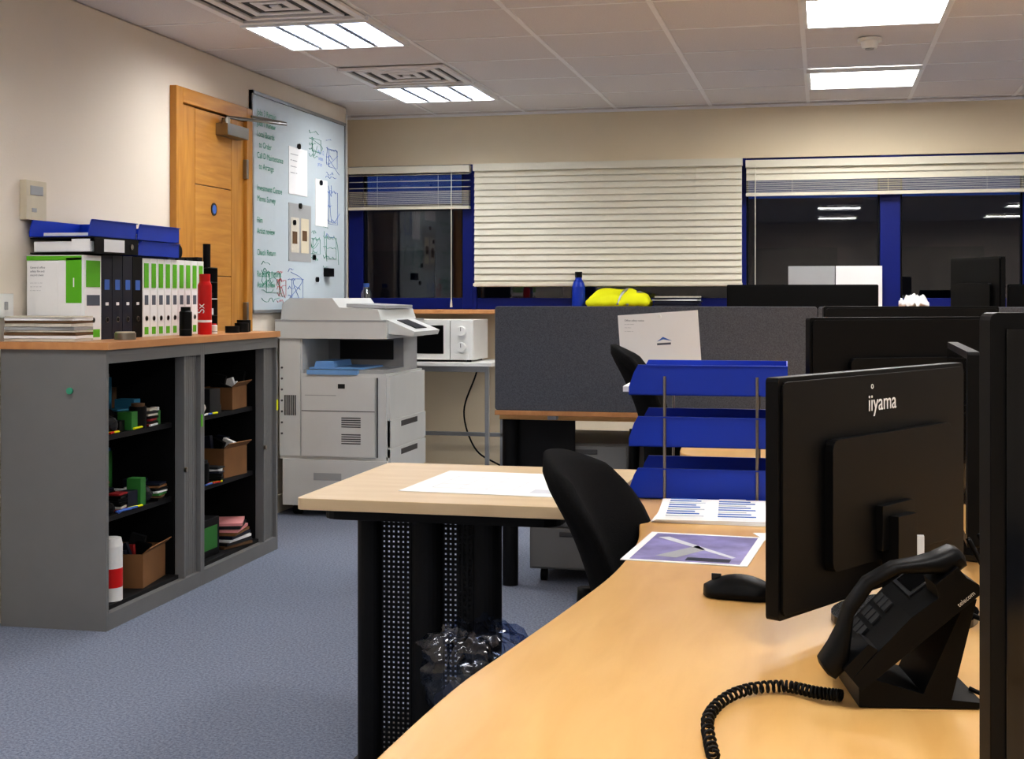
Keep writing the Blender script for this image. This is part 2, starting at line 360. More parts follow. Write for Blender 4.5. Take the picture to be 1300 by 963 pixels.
def contents(ranges):
    o=O('stored_office_supplies')
    cols=['tan','mag','black','dgrey','paper','navy','maroon','navy','olive','teal','black','greyd','card','dgrey']
    for z,ya,yb in ranges:
        for row,xr in ((0,-2.82),(1,-2.70),(2,-2.60)):
            yy=ya+random.uniform(0,.02)
            while yy<yb-.04:
                w=random.uniform(.035,.10); h=random.uniform(.03,.11)+(.10 if row==0 else 0); dd=random.uniform(.04,.085)
                w=min(w,yb-yy)
                T=Matrix.Translation((xr+random.uniform(-.01,.01),yy+w/2,z+.001))@Matrix.Rotation(random.uniform(-.25,.25),4,'Z')
                k=random.random(); m=random.choice(cols)
                if k<.35: o.box((-dd/2,-w/2,0),(dd/2,w/2,h),m,T)
                elif k<.52: 
                    r_=min(w,dd)/2; o.cyl((0,0,0),(0,0,h),r_,m,n=14,T=T); o.cyl((0,0,h),(0,0,h+.012),r_*.8,random.choice(cols),n=14,T=T)
                elif k<.8:
                    for q in range(7): o.box((-dd/2,-w/2,q*.010),(dd/2,w/2,q*.010+.008),random.choice(cols),T@Matrix.Rotation(random.uniform(-.25,.25),4,'Z'))
                else:
                    rings=[]
                    for j in range(7):
                        t=j/6; rr_=w*.5*math.sin(math.pi*(.12+.8*t)); rings.append([(rr_*(1+.35*noise.noise(Vector((a,j,yy*9))))*math.cos(a*.6283),rr_*(1+.35*noise.noise(Vector((a,j,yy*9))))*math.sin(a*.6283),t*h*.8) for a in range(10)])
                    o.loft(rings,m,T,False)
                yy+=w+random.uniform(.004,.015)
        for q in range(4):
            ya_=random.uniform(ya+.05,yb-.05); a=random.uniform(-.6,.6)
            o.cyl((-2.565-.02*math.sin(a),ya_-.04,z+.006+.0),(-2.565+.02*math.sin(a),ya_+.04,z+.006),.0045,random.choice(['red','yel','blueink','paper']),n=8)
    return o.done(bevel=.0015)
contents([(.39,4.46,5.02),(.69,4.46,5.02)]); contents([(.69,5.27,5.52),(.39,5.27,5.52)])
def carton(x,y,z,w,d,h,rot):
    o=O('cardboard_box'); t=.004
    o.box((-d/2,-w/2,0),(d/2,w/2,t),'card')
    for a,b in (((-d/2,-w/2),(d/2,-w/2+t)),((-d/2,w/2-t),(d/2,w/2)),((-d/2,-w/2+t),(-d/2+t,w/2-t)),((d/2-t,-w/2+t),(d/2,w/2-t))): o.box((a[0],a[1],t),(b[0],b[1],h),'card')
    T=Matrix.Translation((d/2,0,h))@Matrix.Rotation(R(50),4,'Y'); o.box((-t,-w/2,0),(0,w/2,.035),'card',T)
    o.box((-d/2+.01,-w/2+.01,t),(d/2-.01,w/2-.01,h*.7),'dgrey')
    for k in range(5):
        T=Matrix.Translation((random.uniform(-.03,.03),-w/2+.03+(w-.06)*k/4,h*.7))@Matrix.Rotation(R(random.uniform(-25,25)),4,'Y')
        o.box((-.03,-.012,0),(.03,.012,random.uniform(.04,.1)),random.choice(['black','dgrey','navy','paper','maroon']),T)
    o.done((x,y,z),rot)
carton(-2.66,4.88,.076,.26,.18,.13,.15); carton(-2.66,5.69,.391,.2,.15,.13,-.1); carton(-2.66,5.73,.691,.2,.14,.10,.1)
o=O('folder_pile'); 
for i,c_ in enumerate(['tan','dgrey','paper','navy','card','pink','dgrey','pink']): 
    T=Matrix.Rotation(R(-14+i*5),4,'Z'); o.box((-.11,-.1,i*.014),(.10,.1,i*.014+.012),c_,T)
o.done((-2.66,5.69,.0765))
o=O('toner_carton'); o.box((-.12,-.1,0),(.1,.1,.16),'black'); o.box((.1,-.08,.03),(.101,.08,.13),'olive'); o.box((-.12,-.1,.16),(.1,.1,.163),'dgrey'); o.done((-2.68,5.40,.0765),0,bevel=.002)
o=O('wipes_tub'); o.cyl((0,0,0),(0,0,.2),.045,'white'); o.cyl((0,0,.2),(0,0,.23),.046,'white',.04); o.cyl((0,0,.05),(0,0,.12),.0455,'red'); o.done((-2.575,4.56,.0765))
o=O('dark_storage_bag'); rings=[]
for j in range(9):
    t=j/8; rr_=.085*math.sin(math.pi*(.18+.74*t)); rings.append([(rr_*(1+.4*noise.noise(Vector((a*.6,j*.5,3))))*math.cos(a*.3927),rr_*(1+.4*noise.noise(Vector((a*.6,j*.5,3))))*math.sin(a*.3927),t*.17) for a in range(16)])
o.loft(rings,'black',None,False); o.done((-2.76,4.58,.0765))
# binders row
def binder(o,y,w,h,body,lab,x0=-2.93,x1=-2.69,green=False):
    o.box((x0,y,CT),(x1,y+w-.003,CT+h),body)
    yc=y+w/2
    if green:
        o.box((x1,y+.004,CT+.005),(x1+.0012,y+w-.007,CT+.19),'paper'); o.box((x1,y+.012,CT+.2),(x1+.0022,y+w-.014,CT+.3),'green'); o.box((x1,y+.015,CT+.13),(x1+.0022,y+w-.017,CT+.17),'ink')
        o.box((x1,y+.014,CT+.01),(x1+.0022,y+w-.016,CT+.04),'green')
    elif lab: o.box((x1,y+.02,CT+.19),(x1+.0015,y+w-.023,CT+.23),'blueink'); o.box((x1,y+.028,CT+.13),(x1+.0015,y+w-.03,CT+.142),'paper'); 
    o.cyl((x1,yc,CT+.075),(x1+.003,yc,CT+.075),.011,'steel',n=14); o.cyl((x1+.003,yc,CT+.075),(x1+.004,yc,CT+.075),.008,'black',n=12)
o=O('ring_binders')
y=4.575
binder(o,y,.125,.32,'paper',False,green=True); 
o.box((-2.925,y-.0015,CT+.005),(-2.80,y,CT+.295),'paper')
o.box((-2.79,y-.0015,CT+.005),(-2.70,y,CT+.31),'paper'); o.box((-2.765,y-.0025,CT+.14),(-2.70,y-.001,CT+.31),'green'); o.box((-2.93,y-.0025,CT+.3),(-2.70,y-.001,CT+.317),'green')
y+=.125
for i in range(4): binder(o,y,.08,.325,'navy' if i<3 else 'black',True); y+=.08
for i in range(9): binder(o,y,.062,.32,'paper' if i%2 else 'white',False,green=True); y+=.062
rb=o.done(bevel=.002); YE=y
text('General office\nsafety file and\nrecord sheet\n\n---- --- -- ---\n--- -- --- ---\n-- ---- -- --',.011,'ink',(-2.915,4.573,CT+.27),(R(90),0,0),rb,'print_text',0,1.3)
text('1',.05,'paper',(-2.745,4.572,CT+.2),(R(90),0,0),rb,'print_text',0)
TOPB=CT+.327
o=O('lever_arch_file')
o.box((-.13,0,.0),(.15,.3,.004),'black'); o.box((-.13,0,.056),(.15,.3,.06),'black'); o.box((.146,0,.004),(.15,.3,.056),'black'); o.box((-.12,.01,.006),(.13,.29,.045),'paper')
o.box((.15,.06,.006),(.1515,.2,.054),'paper'); o.cyl((.15,.25,.03),(.154,.25,.03),.011,'steel'); o.box((.05,-.001,.006),(.13,0,.054),'paper')
o.done((-2.80,4.59,TOPB),R(-3),bevel=.0015)
def tray(o,T,w=.35,d=.25,h=.06,mat='blue'):
    o.box((0,0,0),(w,d,.003),mat,T); o.box((w-.003,0,.003),(w,d,h),mat,T)
    P=[(0,.0),(w,0),(w,h),(.022,h),(.012,h*.75),(0,.02)]
    o.prism(P,0,.003,mat,'y',T); o.prism(P,d-.003,d,mat,'y',T)
    for a,b in ((-.007,0),(d,d+.007)): o.prism([(.022,h-.003),(w,h-.003),(w,h),(.022,h)],a,b,mat,'y',T)
o=O('letter_tray_stack'); Q=Matrix.Rotation(R(90),4,'Z')
tray(o,Matrix.Translation((0,.34,0))@Q,.36,.25,.06); tray(o,Matrix.Translation((0,.34,.0625))@Q,.36,.25,.066)
tray(o,Matrix.Translation((0,-.03,.0625))@Q,.36,.25,.066)
for y in (.40,.6): 
    for x in (-.245,-.005): o.cyl((x,y,0),(x,y,.128),.003,'steel',n=8)
o.box((-.22,.36,.004),(-.03,.63,.03),'paper'); o.box((-.22,.02,.067),(-.03,.27,.08),'paper'); o.box((-.22,.38,.067),(-.03,.63,.09),'white')
o.done((-2.68,4.62,TOPB+.0),0)
o=O('tape_dispensers')
for i,(dy,h,m) in enumerate([(0,.07,'dgrey'),(.09,.06,'dgrey'),(.17,.06,'black')]):
    o.cyl((-.12+.03*(i%2),dy,h/2+.012),(-.07+.03*(i%2),dy,h/2+.012),h/2,m); o.box((-.13,dy-.03,0),(-.02,dy+.03,.012),'black')
o.done((-2.72,5.37,TOPB-.006))
o=O('desk_organiser'); 
for k in range(4): o.box((-.24,0,k*.075),(0,.1,k*.075+.004),'dgrey' if k%2 else 'white'); 
o.box((-.24,0,0),(-.235,.1,.29),'white'); o.box((-.24,0,.29),(0,.1,.294),'dgrey'); o.box((-.24,.097,0),(0,.1,.29),'dgrey'); 
o.box((-.2,.01,.004),(-.01,.08,.03),'dgrey'); o.box((-.2,.01,.08),(-.01,.08,.11),'paper'); o.box((-.2,.01,.155),(-.01,.08,.18),'black'); o.box((-.19,.02,.294),(-.06,.07,.34),'dgrey'); o.cyl((-.03,.05,.294),(-.03,.05,.40),.017,'black')
o.done((-2.68,YE+.02,CT+.001),0,bevel=.002)
def can(name,x,y,r,h,m,cap):
    o=O(name); o.cyl((0,0,0),(0,0,h*.82),r,m,n=28); o.cyl((0,0,h*.82),(0,0,h*.88),r,m,r*.75,n=28); o.cyl((0,0,h*.88),(0,0,h),r*.78,cap,n=24)
    o.cyl((0,0,h*.2),(0,0,h*.24),r+.0006,'paper' if m=='red' else 'dgrey',n=28)
    ob=o.done((x,y,CT+.001)); return ob
sc=can('spray_can',-2.60,5.40,.03,.26,'red','red'); can('marker_pot',-2.585,5.19,.026,.12,'black','black'); can('glue_bottle',-2.61,5.50,.02,.045,'white','red')
text('Sx',.045,'paper',(.012,-.0305,.09),(R(90),R(-90),R(15)),sc,'can_label',.0005)
for i,(x,y) in enumerate(((-2.6,5.68),(-2.6,5.78),(-2.63,5.87))): 
    o=O('tape_roll'); o.cyl((0,0,0),(0,0,.03+.012*i),.032,'black'); o.done((x,y,CT+.001))
o=O('small_clip_tin'); o.cyl((0,0,0),(0,0,.026),.04,'steel'); o.cyl((0,0,.026),(0,0,.03),.036,'cream'); o.done((-2.58,4.68,CT+.001))
o=O('booklet_pile'); random.seed(5)
z=0
for i in range(9):
    h=random.uniform(.007,.013); T=Matrix.Translation((0,0,z))@Matrix.Rotation(R(random.uniform(-5,5)),4,'Z'); o.box((-.14,-.06,0),(.14,.075,h-.0015),['mag','paper','tan','mag','copier2','mag','tan','paper','mag'][i],T); z+=h
o.done((-2.775,4.468,CT+.001))
# ---------------------------------------------------------------- photocopier
o=O('photocopier'); W,Dp=.61,.69
o.box((.02,.0,.06),(W+.01,Dp,.31),'copier'); 
o.prism([(-.0,.31),(W+.0,.31),(W,.78),(0,.78)],.012,Dp-.01,'copier','y')
o.box((.13,.0,.33),(W-.06,.012,.76),'copier'); o.box((.0,.004,.33),(.12,.012,.97),'copier')
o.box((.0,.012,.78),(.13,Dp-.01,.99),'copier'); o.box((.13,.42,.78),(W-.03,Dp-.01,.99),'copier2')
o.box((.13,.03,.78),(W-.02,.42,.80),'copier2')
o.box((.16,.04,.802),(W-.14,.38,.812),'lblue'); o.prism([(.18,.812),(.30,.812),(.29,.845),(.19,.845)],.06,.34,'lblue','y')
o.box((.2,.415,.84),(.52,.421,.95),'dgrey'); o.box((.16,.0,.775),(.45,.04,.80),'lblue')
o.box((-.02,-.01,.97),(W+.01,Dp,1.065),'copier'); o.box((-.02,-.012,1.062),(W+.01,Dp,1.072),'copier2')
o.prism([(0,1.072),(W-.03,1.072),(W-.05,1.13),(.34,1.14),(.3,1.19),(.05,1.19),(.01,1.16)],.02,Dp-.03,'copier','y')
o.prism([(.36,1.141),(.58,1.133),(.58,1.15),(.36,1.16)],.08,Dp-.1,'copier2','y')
o.prism([(W-.02,1.0),(W+.15,.985),(W+.16,1.01),(W+.0,1.075),(W-.02,1.075)],.02,.5,'copier','y')
o.prism([(W+.02,1.069),(W+.13,1.025),(W+.131,1.027),(W+.021,1.071)],.14,.34,'dgrey','y')
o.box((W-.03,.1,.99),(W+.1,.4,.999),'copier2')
o.box((W,.02,.33),(W+.02,Dp-.02,.55),'copier'); 
for k in range(3):
    o.box((W+.005,.02,.075+k*.155),(W+.026,Dp-.02,.075+k*.155+.145),'copier'); o.box((W+.026,.2,.075+k*.155+.1),(W+.028,.5,.075+k*.155+.13),'slot')
o.box((W,.02,.55),(W+.02,Dp-.02,.77),'copier')
for k in range(6): o.box((.03+k*.012,.0,.55),(.036+k*.012,.005,.66),'slot')
for k in range(5): o.box((.36,-.001,.49+k*.012),(.47,.0,.496+k*.012),'slot')
for k in range(5): o.box((.36,-.001,.4+k*.012),(.47,.0,.406+k*.012),'slot')
for k in range(5): o.box((.44,-.001,.1+k*.012),(.56,.0,.106+k*.012),'slot')
o.box((.13,-.001,.575),(W-.06,.0,.579),'slot'); o.box((.34,-.001,.70),(.38,.0,.725),'dgrey'); o.box((.15,-.001,.66),(.33,.0,.664),'copier2')
o.box((.2,-.001,.2),(.36,.0,.24),'copier2'); o.box((.56,-.002,.33),(.565,.012,.76),'slot')
for k in range(7): o.cyl((.015,-.0,.45+k*.06),(.015,.006,.45+k*.06),.006,'slot',n=8)
for x in (.08,W-.06):
    for y in (.08,Dp-.08): o.cyl((x-.02,y,.031),(x+.02,y,.031),.03,'black'); 
o.done((-2.905,6.95,0),bevel=.006)
O('power_cable').tube(smoothpts([(-2.93,6.94,.85),(-2.94,6.9,.7),(-2.935,6.88,.5),(-2.93,6.9,.3),(-2.9,6.88,.02)]),.005,'white').done()
# ---------------------------------------------------------------- microwave and stand
o=O('utility_stand'); z=.795
o.box((-2.62,8.02,z-.025),(-1.97,8.5,z),'white')
for x in (-2.6,-2.02):
    for y in (8.05,8.45): o.box((x,y,0.02),(x+.025,y+.025,z-.025),'alu')
    o.box((x,8.05,.02),(x+.025,8.475,.045),'alu'); o.cyl((x+.012,8.06,0),(x+.012,8.06,.02),.018,'black'); o.cyl((x+.012,8.46,0),(x+.012,8.46,.02),.018,'black')
o.box((-2.6,8.45,.3),(-1.995,8.475,.325),'alu'); o.box((-2.6,8.055,z-.06),(-1.995,8.07,z-.025),'alu')
o.done(bevel=.003)
o=O('microwave_oven'); 
o.box((0,.02,.012),(.49,.37,.26),'white'); o.box((.002,.0,.014),(.34,.02,.258),'white'); o.box((.345,.0,.014),(.488,.02,.258),'white')
o.box((.05,-.003,.05),(.30,.0,.225),'blackg'); o.box((.02,-.004,.03),(.03,-.001,.24),'copier2')
for z_ in (.09,.19): o.cyl((.415,-.02,z_),(.415,0,z_),.028,'white',.032); o.box((.413,-.022,z_),(.417,-.02,z_+.025),'slot')
o.box((.37,-.003,.02),(.46,0,.05),'white')
for x in (.04,.45):
    for y in (.05,.32): o.cyl((x,y,0),(x,y,.012),.015,'black')
o.done((-2.585,8.06,.7955),bevel=.006)
O('microwave_cable').tube(smoothpts([(-2.15,8.52,.9),(-2.2,8.54,.7),(-2.28,8.53,.45),(-2.2,8.5,.22),(-2.05,8.5,.12),(-1.8,8.52,.02)]),.006,'black').done()
# ---------------------------------------------------------------- side table
TZ=.72
def rr(x0,y0,x1,y1,r=.03,n=5):
    P=[]
    for cx,cy,a in ((x1-r,y0+r,-90),(x1-r,y1-r,0),(x0+r,y1-r,90),(x0+r,y0+r,180)):
        for k in range(n+1): t=R(a+90*k/n); P.append((cx+r*math.cos(t),cy+r*math.sin(t)))
    return P
o=O('side_table')
o.prism(rr(-1.225,3.03,-.49,3.74,.02),TZ-.028,TZ,'beech')
o.prism(rr(-1.19,3.10,-.60,3.66,.05),TZ-.06,TZ-.028,'blackm')
def perfleg(o,x0,x1,y,z0,z1):
    w=(x1-x0)
    seg=[(0,.17,'s'),(.17,.37,'p'),(.37,.60,'s'),(.60,.80,'p'),(.80,1,'s')]
    for a,b,k in seg:
        a=x0+w*a; b=x0+w*b
        if k=='s':
            c_=(a+b)/2; r=(b-a)/2; P=[(c_+r*math.cos(R(t)),y+.7*r*math.sin(R(t))) for t in range(0,360,15)]; o.prism(P,z0,z1,'blackm')
        else:
            cols=6
            for i in range(cols+1): xx_=a+(b-a)*i/cols; o.box((xx_-.0038,y-.002,z0),(xx_+.0038,y+.002,z1),'blackm')
            zz=z0
            while zz<z1: o.box((a,y-.0015,zz),(b,y+.0015,zz+.0082),'blackm'); zz+=.0125
perfleg(o,-1.135,-.765,3.22,.03,TZ-.06)
o.prism(rr(-1.16,3.12,-.75,3.66,.04),0,.03,'blackm')
o.box((-.97,3.56,.03),(-.90,3.60,TZ-.06),'blackm')
o.done(bevel=.003)
o=O('plan_sheet'); T=Matrix.Rotation(R(-3),4,'Z')
o.box((-.21,-.2,0),(.21,.2,.0012),'paper',T)
for a in range(4): o.box((-.15+.07*a,-.12,.0008),(-.1485+.07*a,.1,.0014),'faint',T)
for a in range(4): o.box((-.15,-.12+.07*a,.0008),(.08,-.1185+.07*a,.0014),'faint',T)
o.box((.11,-.15,.0008),(.17,-.09,.0014),'faint',T)
o.done((-.80,3.38,TZ+.0005))
# ---------------------------------------------------------------- bin with liner
o=O('waste_bin')
o.cyl((0,0,0),(0,0,.3),.075,'navy',.095,n=28)
n=44; rings=[]
for j in range(19):
    t=j/18; z=.26+.2*t; r=.098+.022*math.sin(math.pi*t)-(.03 if j>16 else 0)
    ring=[]
    for k in range(n):
        a=2*math.pi*k/n; q=noise.noise(Vector((math.cos(a)*4,math.sin(a)*4,t*7)))*.045*(.2+t); rr_=r+q
        ring.append((rr_*math.cos(a),rr_*math.sin(a),z+noise.noise(Vector((k*.6,j*.7,2)))*.03*t))
    rings.append(ring)
vs=[v for r_ in rings for v in r_]; fs=[(i*n+k,i*n+(k+1)%n,(i+1)*n+(k+1)%n,(i+1)*n+k) for i in range(18) for k in range(n)]
o.add(vs,fs,'bag',True)
for k in range(5): o.cyl((.03*math.cos(k),.03*math.sin(k*2),.29),(.05*math.cos(k+1),.05*math.sin(k*2+1),.33),.022,random.choice(['dgrey','navy','dgrey']),n=8)
o.done((-.76,2.95,0))
# ---------------------------------------------------------------- main desk
edge=[(-.46,.3),(-.46,.9),(-.455,1.3),(-.442,1.6),(-.417,1.8),(-.385,2.05),(-.358,2.3),(-.352,2.5),(-.36,2.7),(-.395,2.95),(-.44,3.2),(-.455,3.5)]
E=[(v.x,v.y) for v in smoothpts([(a,b,0) for a,b in edge],5)]
o=O('wave_desk')
o.prism([(.62,.3),(.62,3.5)]+E[::-1],TZ-.025,TZ,'maple')
for y in (.5,3.3):
    o.box((-.3,y-.03,0),(.5,y+.03,.04),'blackm'); o.box((.05,y-.02,.04),(.2,y+.02,TZ-.025),'blackm'); o.box((-.25,y-.02,TZ-.06),(.5,y+.02,TZ-.025),'blackm')
o.box((.56,.5,.25),(.58,3.3,TZ-.03),'blackm')
o.done(bevel=.004)
o=O('wave_desk')
e2=[(-.03,3.52),(-.05,3.7),(-.12,3.88),(-.26,4.03),(-.40,4.12),(-.44,4.3),(-.44,4.8),(-.44,5.36)]
E2=[(v.x,v.y) for v in smoothpts([(a,b,0) for a,b in e2],5)]
o.prism([(.62,5.36),(.62,3.52)]+E2,TZ-.025,TZ,'maple')
for y in (3.7,5.2):
    o.box((.0,y-.03,0),(.5,y+.03,.04),'blackm'); o.box((.15,y-.02,.04),(.3,y+.02,TZ-.025),'blackm'); o.box((.0,y-.02,TZ-.06),(.5,y+.02,TZ-.025),'blackm')
o.done(bevel=.004)
o=O('straight_desk'); o.box((.64,.3,TZ-.025),(1.44,5.36,TZ),'maple')
for y in (.6,2.8,5.1):
    o.box((.75,y-.03,0),(1.35,y+.03,.04),'blackm'); o.box((1.0,y-.02,.04),(1.1,y+.02,TZ-.025),'blackm')
o.done(bevel=.004)
o=O('bench_desk'); o.box((-1.31,5.47,TZ-.03),(1.4,6.22,TZ),'maple')
for x in (-1.27,.0,1.3):
    o.cyl((x,5.50,.0),(x,5.50,TZ-.03),.033,'blackm'); o.box((x-.03,5.5,TZ-.09),(x+.03,6.15,TZ-.03),'blackm'); o.cyl((x,6.15,0),(x,6.15,TZ-.03),.033,'blackm')
o.box((-1.25,5.52,.42),(-1.0,5.53,TZ-.03),'blackm'); o.box((-.75,6.1,.3),(1.3,6.12,TZ-.03),'blackm')
o.done(bevel=.003)
o=O('desk_partition')
for a,b in ((-1.31,-.022),(-.02,1.3)):
    o.prism(rr(a,.735,b,1.16,.012),5.39,5.43,'fab','y')
o.box((-1.31,5.385,.715),(1.3,5.435,.735),'cabtop')
for x in (-1.1,-.3,.5,1.1): o.box((x,5.435,.695),(x+.04,5.469,.76),'alu')
o.done(bevel=.003)
o=O('pinned_notice'); T=Matrix.Rotation(R(-4),4,'Y')
o.box((-.16,-.0015,-.12),(.16,0,.115),'paper',T); o.cyl((0,-.01,.1),(0,-.0015,.1),.007,'white'); o.prism([(-.01,.0),(.015,.018),(.05,.0),(.015,.008)],-.003,-.001,'blueink','y',T); o.box((-.01,-.003,-.014),(.045,-.001,-.006),'ink',T)
nt_=o.done((-.635,5.389,1.02))
text('Office safety notice\n-- --- -----\n--- ----\n-- ----- --',.010,'ink',(-.14,-.002,.08),(R(90),0,0),nt_,'print_text',0,1.4)
o=O('mobile_pedestal')
o.box((0,0,.06),(.42,.55,.59),'grey'); 
for k in range(3): o.box((.01,-.018,.07+k*.173),(.41,0,.07+k*.173+.165),'grey'); o.box((.13,-.022,.07+k*.173+.13),(.29,-.018,.07+k*.173+.15),'slot')
for x in (.05,.37):
    for y in (.06,.5): o.cyl((x-.012,y,.026),(x+.012,y,.026),.026,'black'); o.box((x-.01,y-.02,.045),(x+.01,y+.02,.06),'black')
o.done((-1.20,5.56,0),bevel=.003)
# ---------------------------------------------------------------- chairs
def chair(x,y,rz,backtop=.885,backw=.43,backh=.48,name='office_chair'):
    o=O(name)
    def seat(u,v):
        a=(u-.5)*.46; b=(v-.5)*.46; f=max(0,a-.12)
        return ((a+.22,b*(1-.12*abs(u-.5)),.455-.6*f*f*3-.12*(b*b)),(0,0,1))
    o.shell(seat,14,14,'chair',.07)
    o.prism([(p[0],p[1]) for p in rr(.03,-.2,.42,.2,.06)],.405,.422,'black')
    z0=backtop-backh
    def back(u,v):
        s=(u-.5)*2; wv=backw/2*(.80+.2*math.sin(math.pi*min(1,v*1.15)*.5)) ; wv*= (1-.22*max(0,(v-.78)/.22)**2)
        zz=z0+backh*v
        xx_= -.02-.13*v**1.6+.05*math.sin(math.pi*v)*.6 + .07*s*s
        dz=-.04*max(0,(v-.7)/.3)*s*s
        nx=Vector((1,-.32*s,.12)); nx.normalize()
        return ((xx_,s*wv,zz+dz),nx)
    o.shell(back,18,18,'chair',.05)
    o.tube(smoothpts([(.1,0,.40),(-.03,0,.38),(-.075,0,.43),(-.07,0,z0+.2)]),.02,'black',n=10)
    o.cyl((.2,0,.1),(.2,0,.41),.027,'black'); o.cyl((.2,0,.07),(.2,0,.14),.045,'black')
    for k in range(5):
        a=2*math.pi*k/5+.3; cx,cy=.2+.29*math.cos(a),.29*math.sin(a)
        o.tube([(.2,0,.11),(.2+.15*math.cos(a),.15*math.sin(a),.095),(cx,cy,.07)],.02,'black',n=8)
        t=Vector((-math.sin(a),math.cos(a),0)); p=Vector((cx,cy,.027)); o.cyl(p-t*.022,p+t*.022,.027,'black',n=16)
    return o.done((x,y,0),rz)
chair(-.40,2.72,R(-8),.885,.36); chair(-.58,4.78,R(5),1.03,.42,.5)
chair(2.2,3.2,R(180),1.0,.44,.52)
# ---------------------------------------------------------------- monitors
def monitor(x0,y0,x1,y1,zb,zt,foot=TZ,logo=False,name='computer_monitor'):
    d=Vector((x1-x0,y1-y0,0)); L=d.length; ang=math.atan2(d.y,d.x); h=zt-zb
    o=O(name)
    P=rr(0,zb,L,zt,.006,3)
    o.prism(P,-.010,.010,'black','y')
    o.box((.012,.010,zb+.02),(L-.012,.0115,zt-.012),'screen')
    o.prism(rr(.006,zb+.006,L-.006,zt-.006,.01,3),-.014,-.010,'black','y')
    o.prism(rr(L*.20,zb+.05,L*.86,zb+h*.72,.015,3),-.028,-.014,'black','y')
    c_=L/2
    o.box((c_-.03,-.055,foot+.01),(c_+.03,-.028,zb+h*.35),'black')
    o.box((c_-.05,-.040,zb+h*.2),(c_+.05,-.028,zb+h*.4),'black')
    o.prism([(c_+.13*math.cos(R(t)),-.05+.10*math.sin(R(t))) for t in range(0,360,12)],foot,foot+.012,'blackg')
    ob=o.done((x0,y0,0.0005),ang,bevel=.002)
    if logo:
        text('iiyama',.036,'paper',(L*.42,-.0145,zt-.060),(R(90),0,0),ob,'logo_lettering',.0003)
        text('o',.015,'paper',(L*.435,-.0145,zt-.027),(R(90),0,0),ob,'logo_lettering',.0003)
    return ob
mon=monitor(-.068,1.872,.219,2.379,.759,1.089,logo=True)
o=O('signal_cable'); 
o.tube(smoothpts([(.139,2.156,.80),(.16,2.12,.76),(.22,2.06,.735),(.33,1.95,.727),(.38,1.86,.727),(.45,1.84,.727),(.6,1.83,.727)]),.004,'black')
o.tube(smoothpts([(.21,2.12,.84),(.25,2.12,.77),(.3,2.1,.727),(.42,2.05,.727),(.6,2.02,.727)]),.004,'black')
o.tube(smoothpts([(.23,2.16,.84),(.27,2.18,.76),(.34,2.2,.727),(.6,2.3,.727)]),.004,'black')
o.box((.132,2.148,.80),(.15,2.164,.835),'white')
cb_=o.done(); bpy.context.view_layer.update(); cb_.parent=mon; cb_.matrix_parent_inverse=mon.matrix_world.inverted()
monitor(.25,2.43,.262,2.95,.77,1.105)
monitor(-.036,3.30,.40,3.56,.80,1.149)
monitor(0.0,4.42,.54,4.53,.83,1.168)
monitor(-.41,5.98,.23,6.0,.86,1.25)
monitor(.54,6.06,.70,5.70,.98,1.36) 
monitor(.75,6.0,1.28,6.02,.88,1.25)
monitor(.122+.5,1.105+.165,.122,1.105,.822,1.187)
# ---------------------------------------------------------------- trays and papers on desk
o=O('letter_tray_stack'); 
for k in range(3):
    tray(o,Matrix.Translation((0,0,.001+k*.122)),.37,.25,.072)
for x in (.085,.3):
    for y in (-.003,.253): o.cyl((x,y,0),(x,y,.29),.0035,'steel',n=8)
o.box((.03,.02,.005),(.3,.22,.02),'paper'); 
o.box((-.02,.05,.249),(.25,.2,.262),'paper')
o.done((-.45,3.2,TZ+.001),R(1.5))
o=O('printed_booklets'); 
for i in range(4):
    T=Matrix.Translation((0,0,i*.002))@Matrix.Rotation(R(i*1.5-3),4,'Z'); o.box((-.12,-.15,0),(.12,.15,.0019),'paper',T)
for k in range(2):
    for j in range(9): o.box((-.10+k*.11,-.13+j*.03,.0070),(-.02+k*.11-.01*(j%3),-.122+j*.03,.0082),'blueink' if (k+j)%3 else 'faint',T)
o.done((-.235,3.02,TZ+.0005),R(2))
o=O('printed_leaflet'); o.box((-.115,-.15,0),(.115,.15,.0015),'paper'); o.box((-.10,-.14,.001),(.10,.135,.002),'purple'); o.prism([(-.09,.09),(.08,-.09),(.085,-.08),(-.07,.10)],.0015,.0023,'faint'); o.prism([(-.06,-.1),(-.02,-.11),(.02,-.02),(.0,.02)],.0015,.0023,'copier2'); o.box((-.0,-.13,.0015),(.08,-.10,.0023),'navy'); o.done((-.235,2.59,TZ+.0005),R(-4))
o=O('paper_sheet'); o.box((-.1,-.1,0),(.1,.1,.001),'paper'); o.box((-.08,-.05,0.0005),(.0,-.045,.0012),'ink'); o.box((-.08,-.03,0.0005),(.03,-.025,.0012),'ink'); o.done((-.01,2.72,TZ+.0005),R(20))
o=O('computer_mouse'); rings=[]
for j in range(13):
    t=j/12; x=-.058+.116*t; w_=.032*math.sqrt(max(.02,1-(2*t-1)**4)); h=.036*math.sin(math.pi*(.12+.76*t))**.8
    rings.append([(x,w_*math.cos(R(a)),max(0,h*math.sin(R(a)))) for a in range(0,181,18)])
o.loft(rings,'black'); o.box((-.045,-.002,.024),(-.03,.002,.034),'dgrey')
o.done((-.13,2.19,TZ+.001),R(-8))
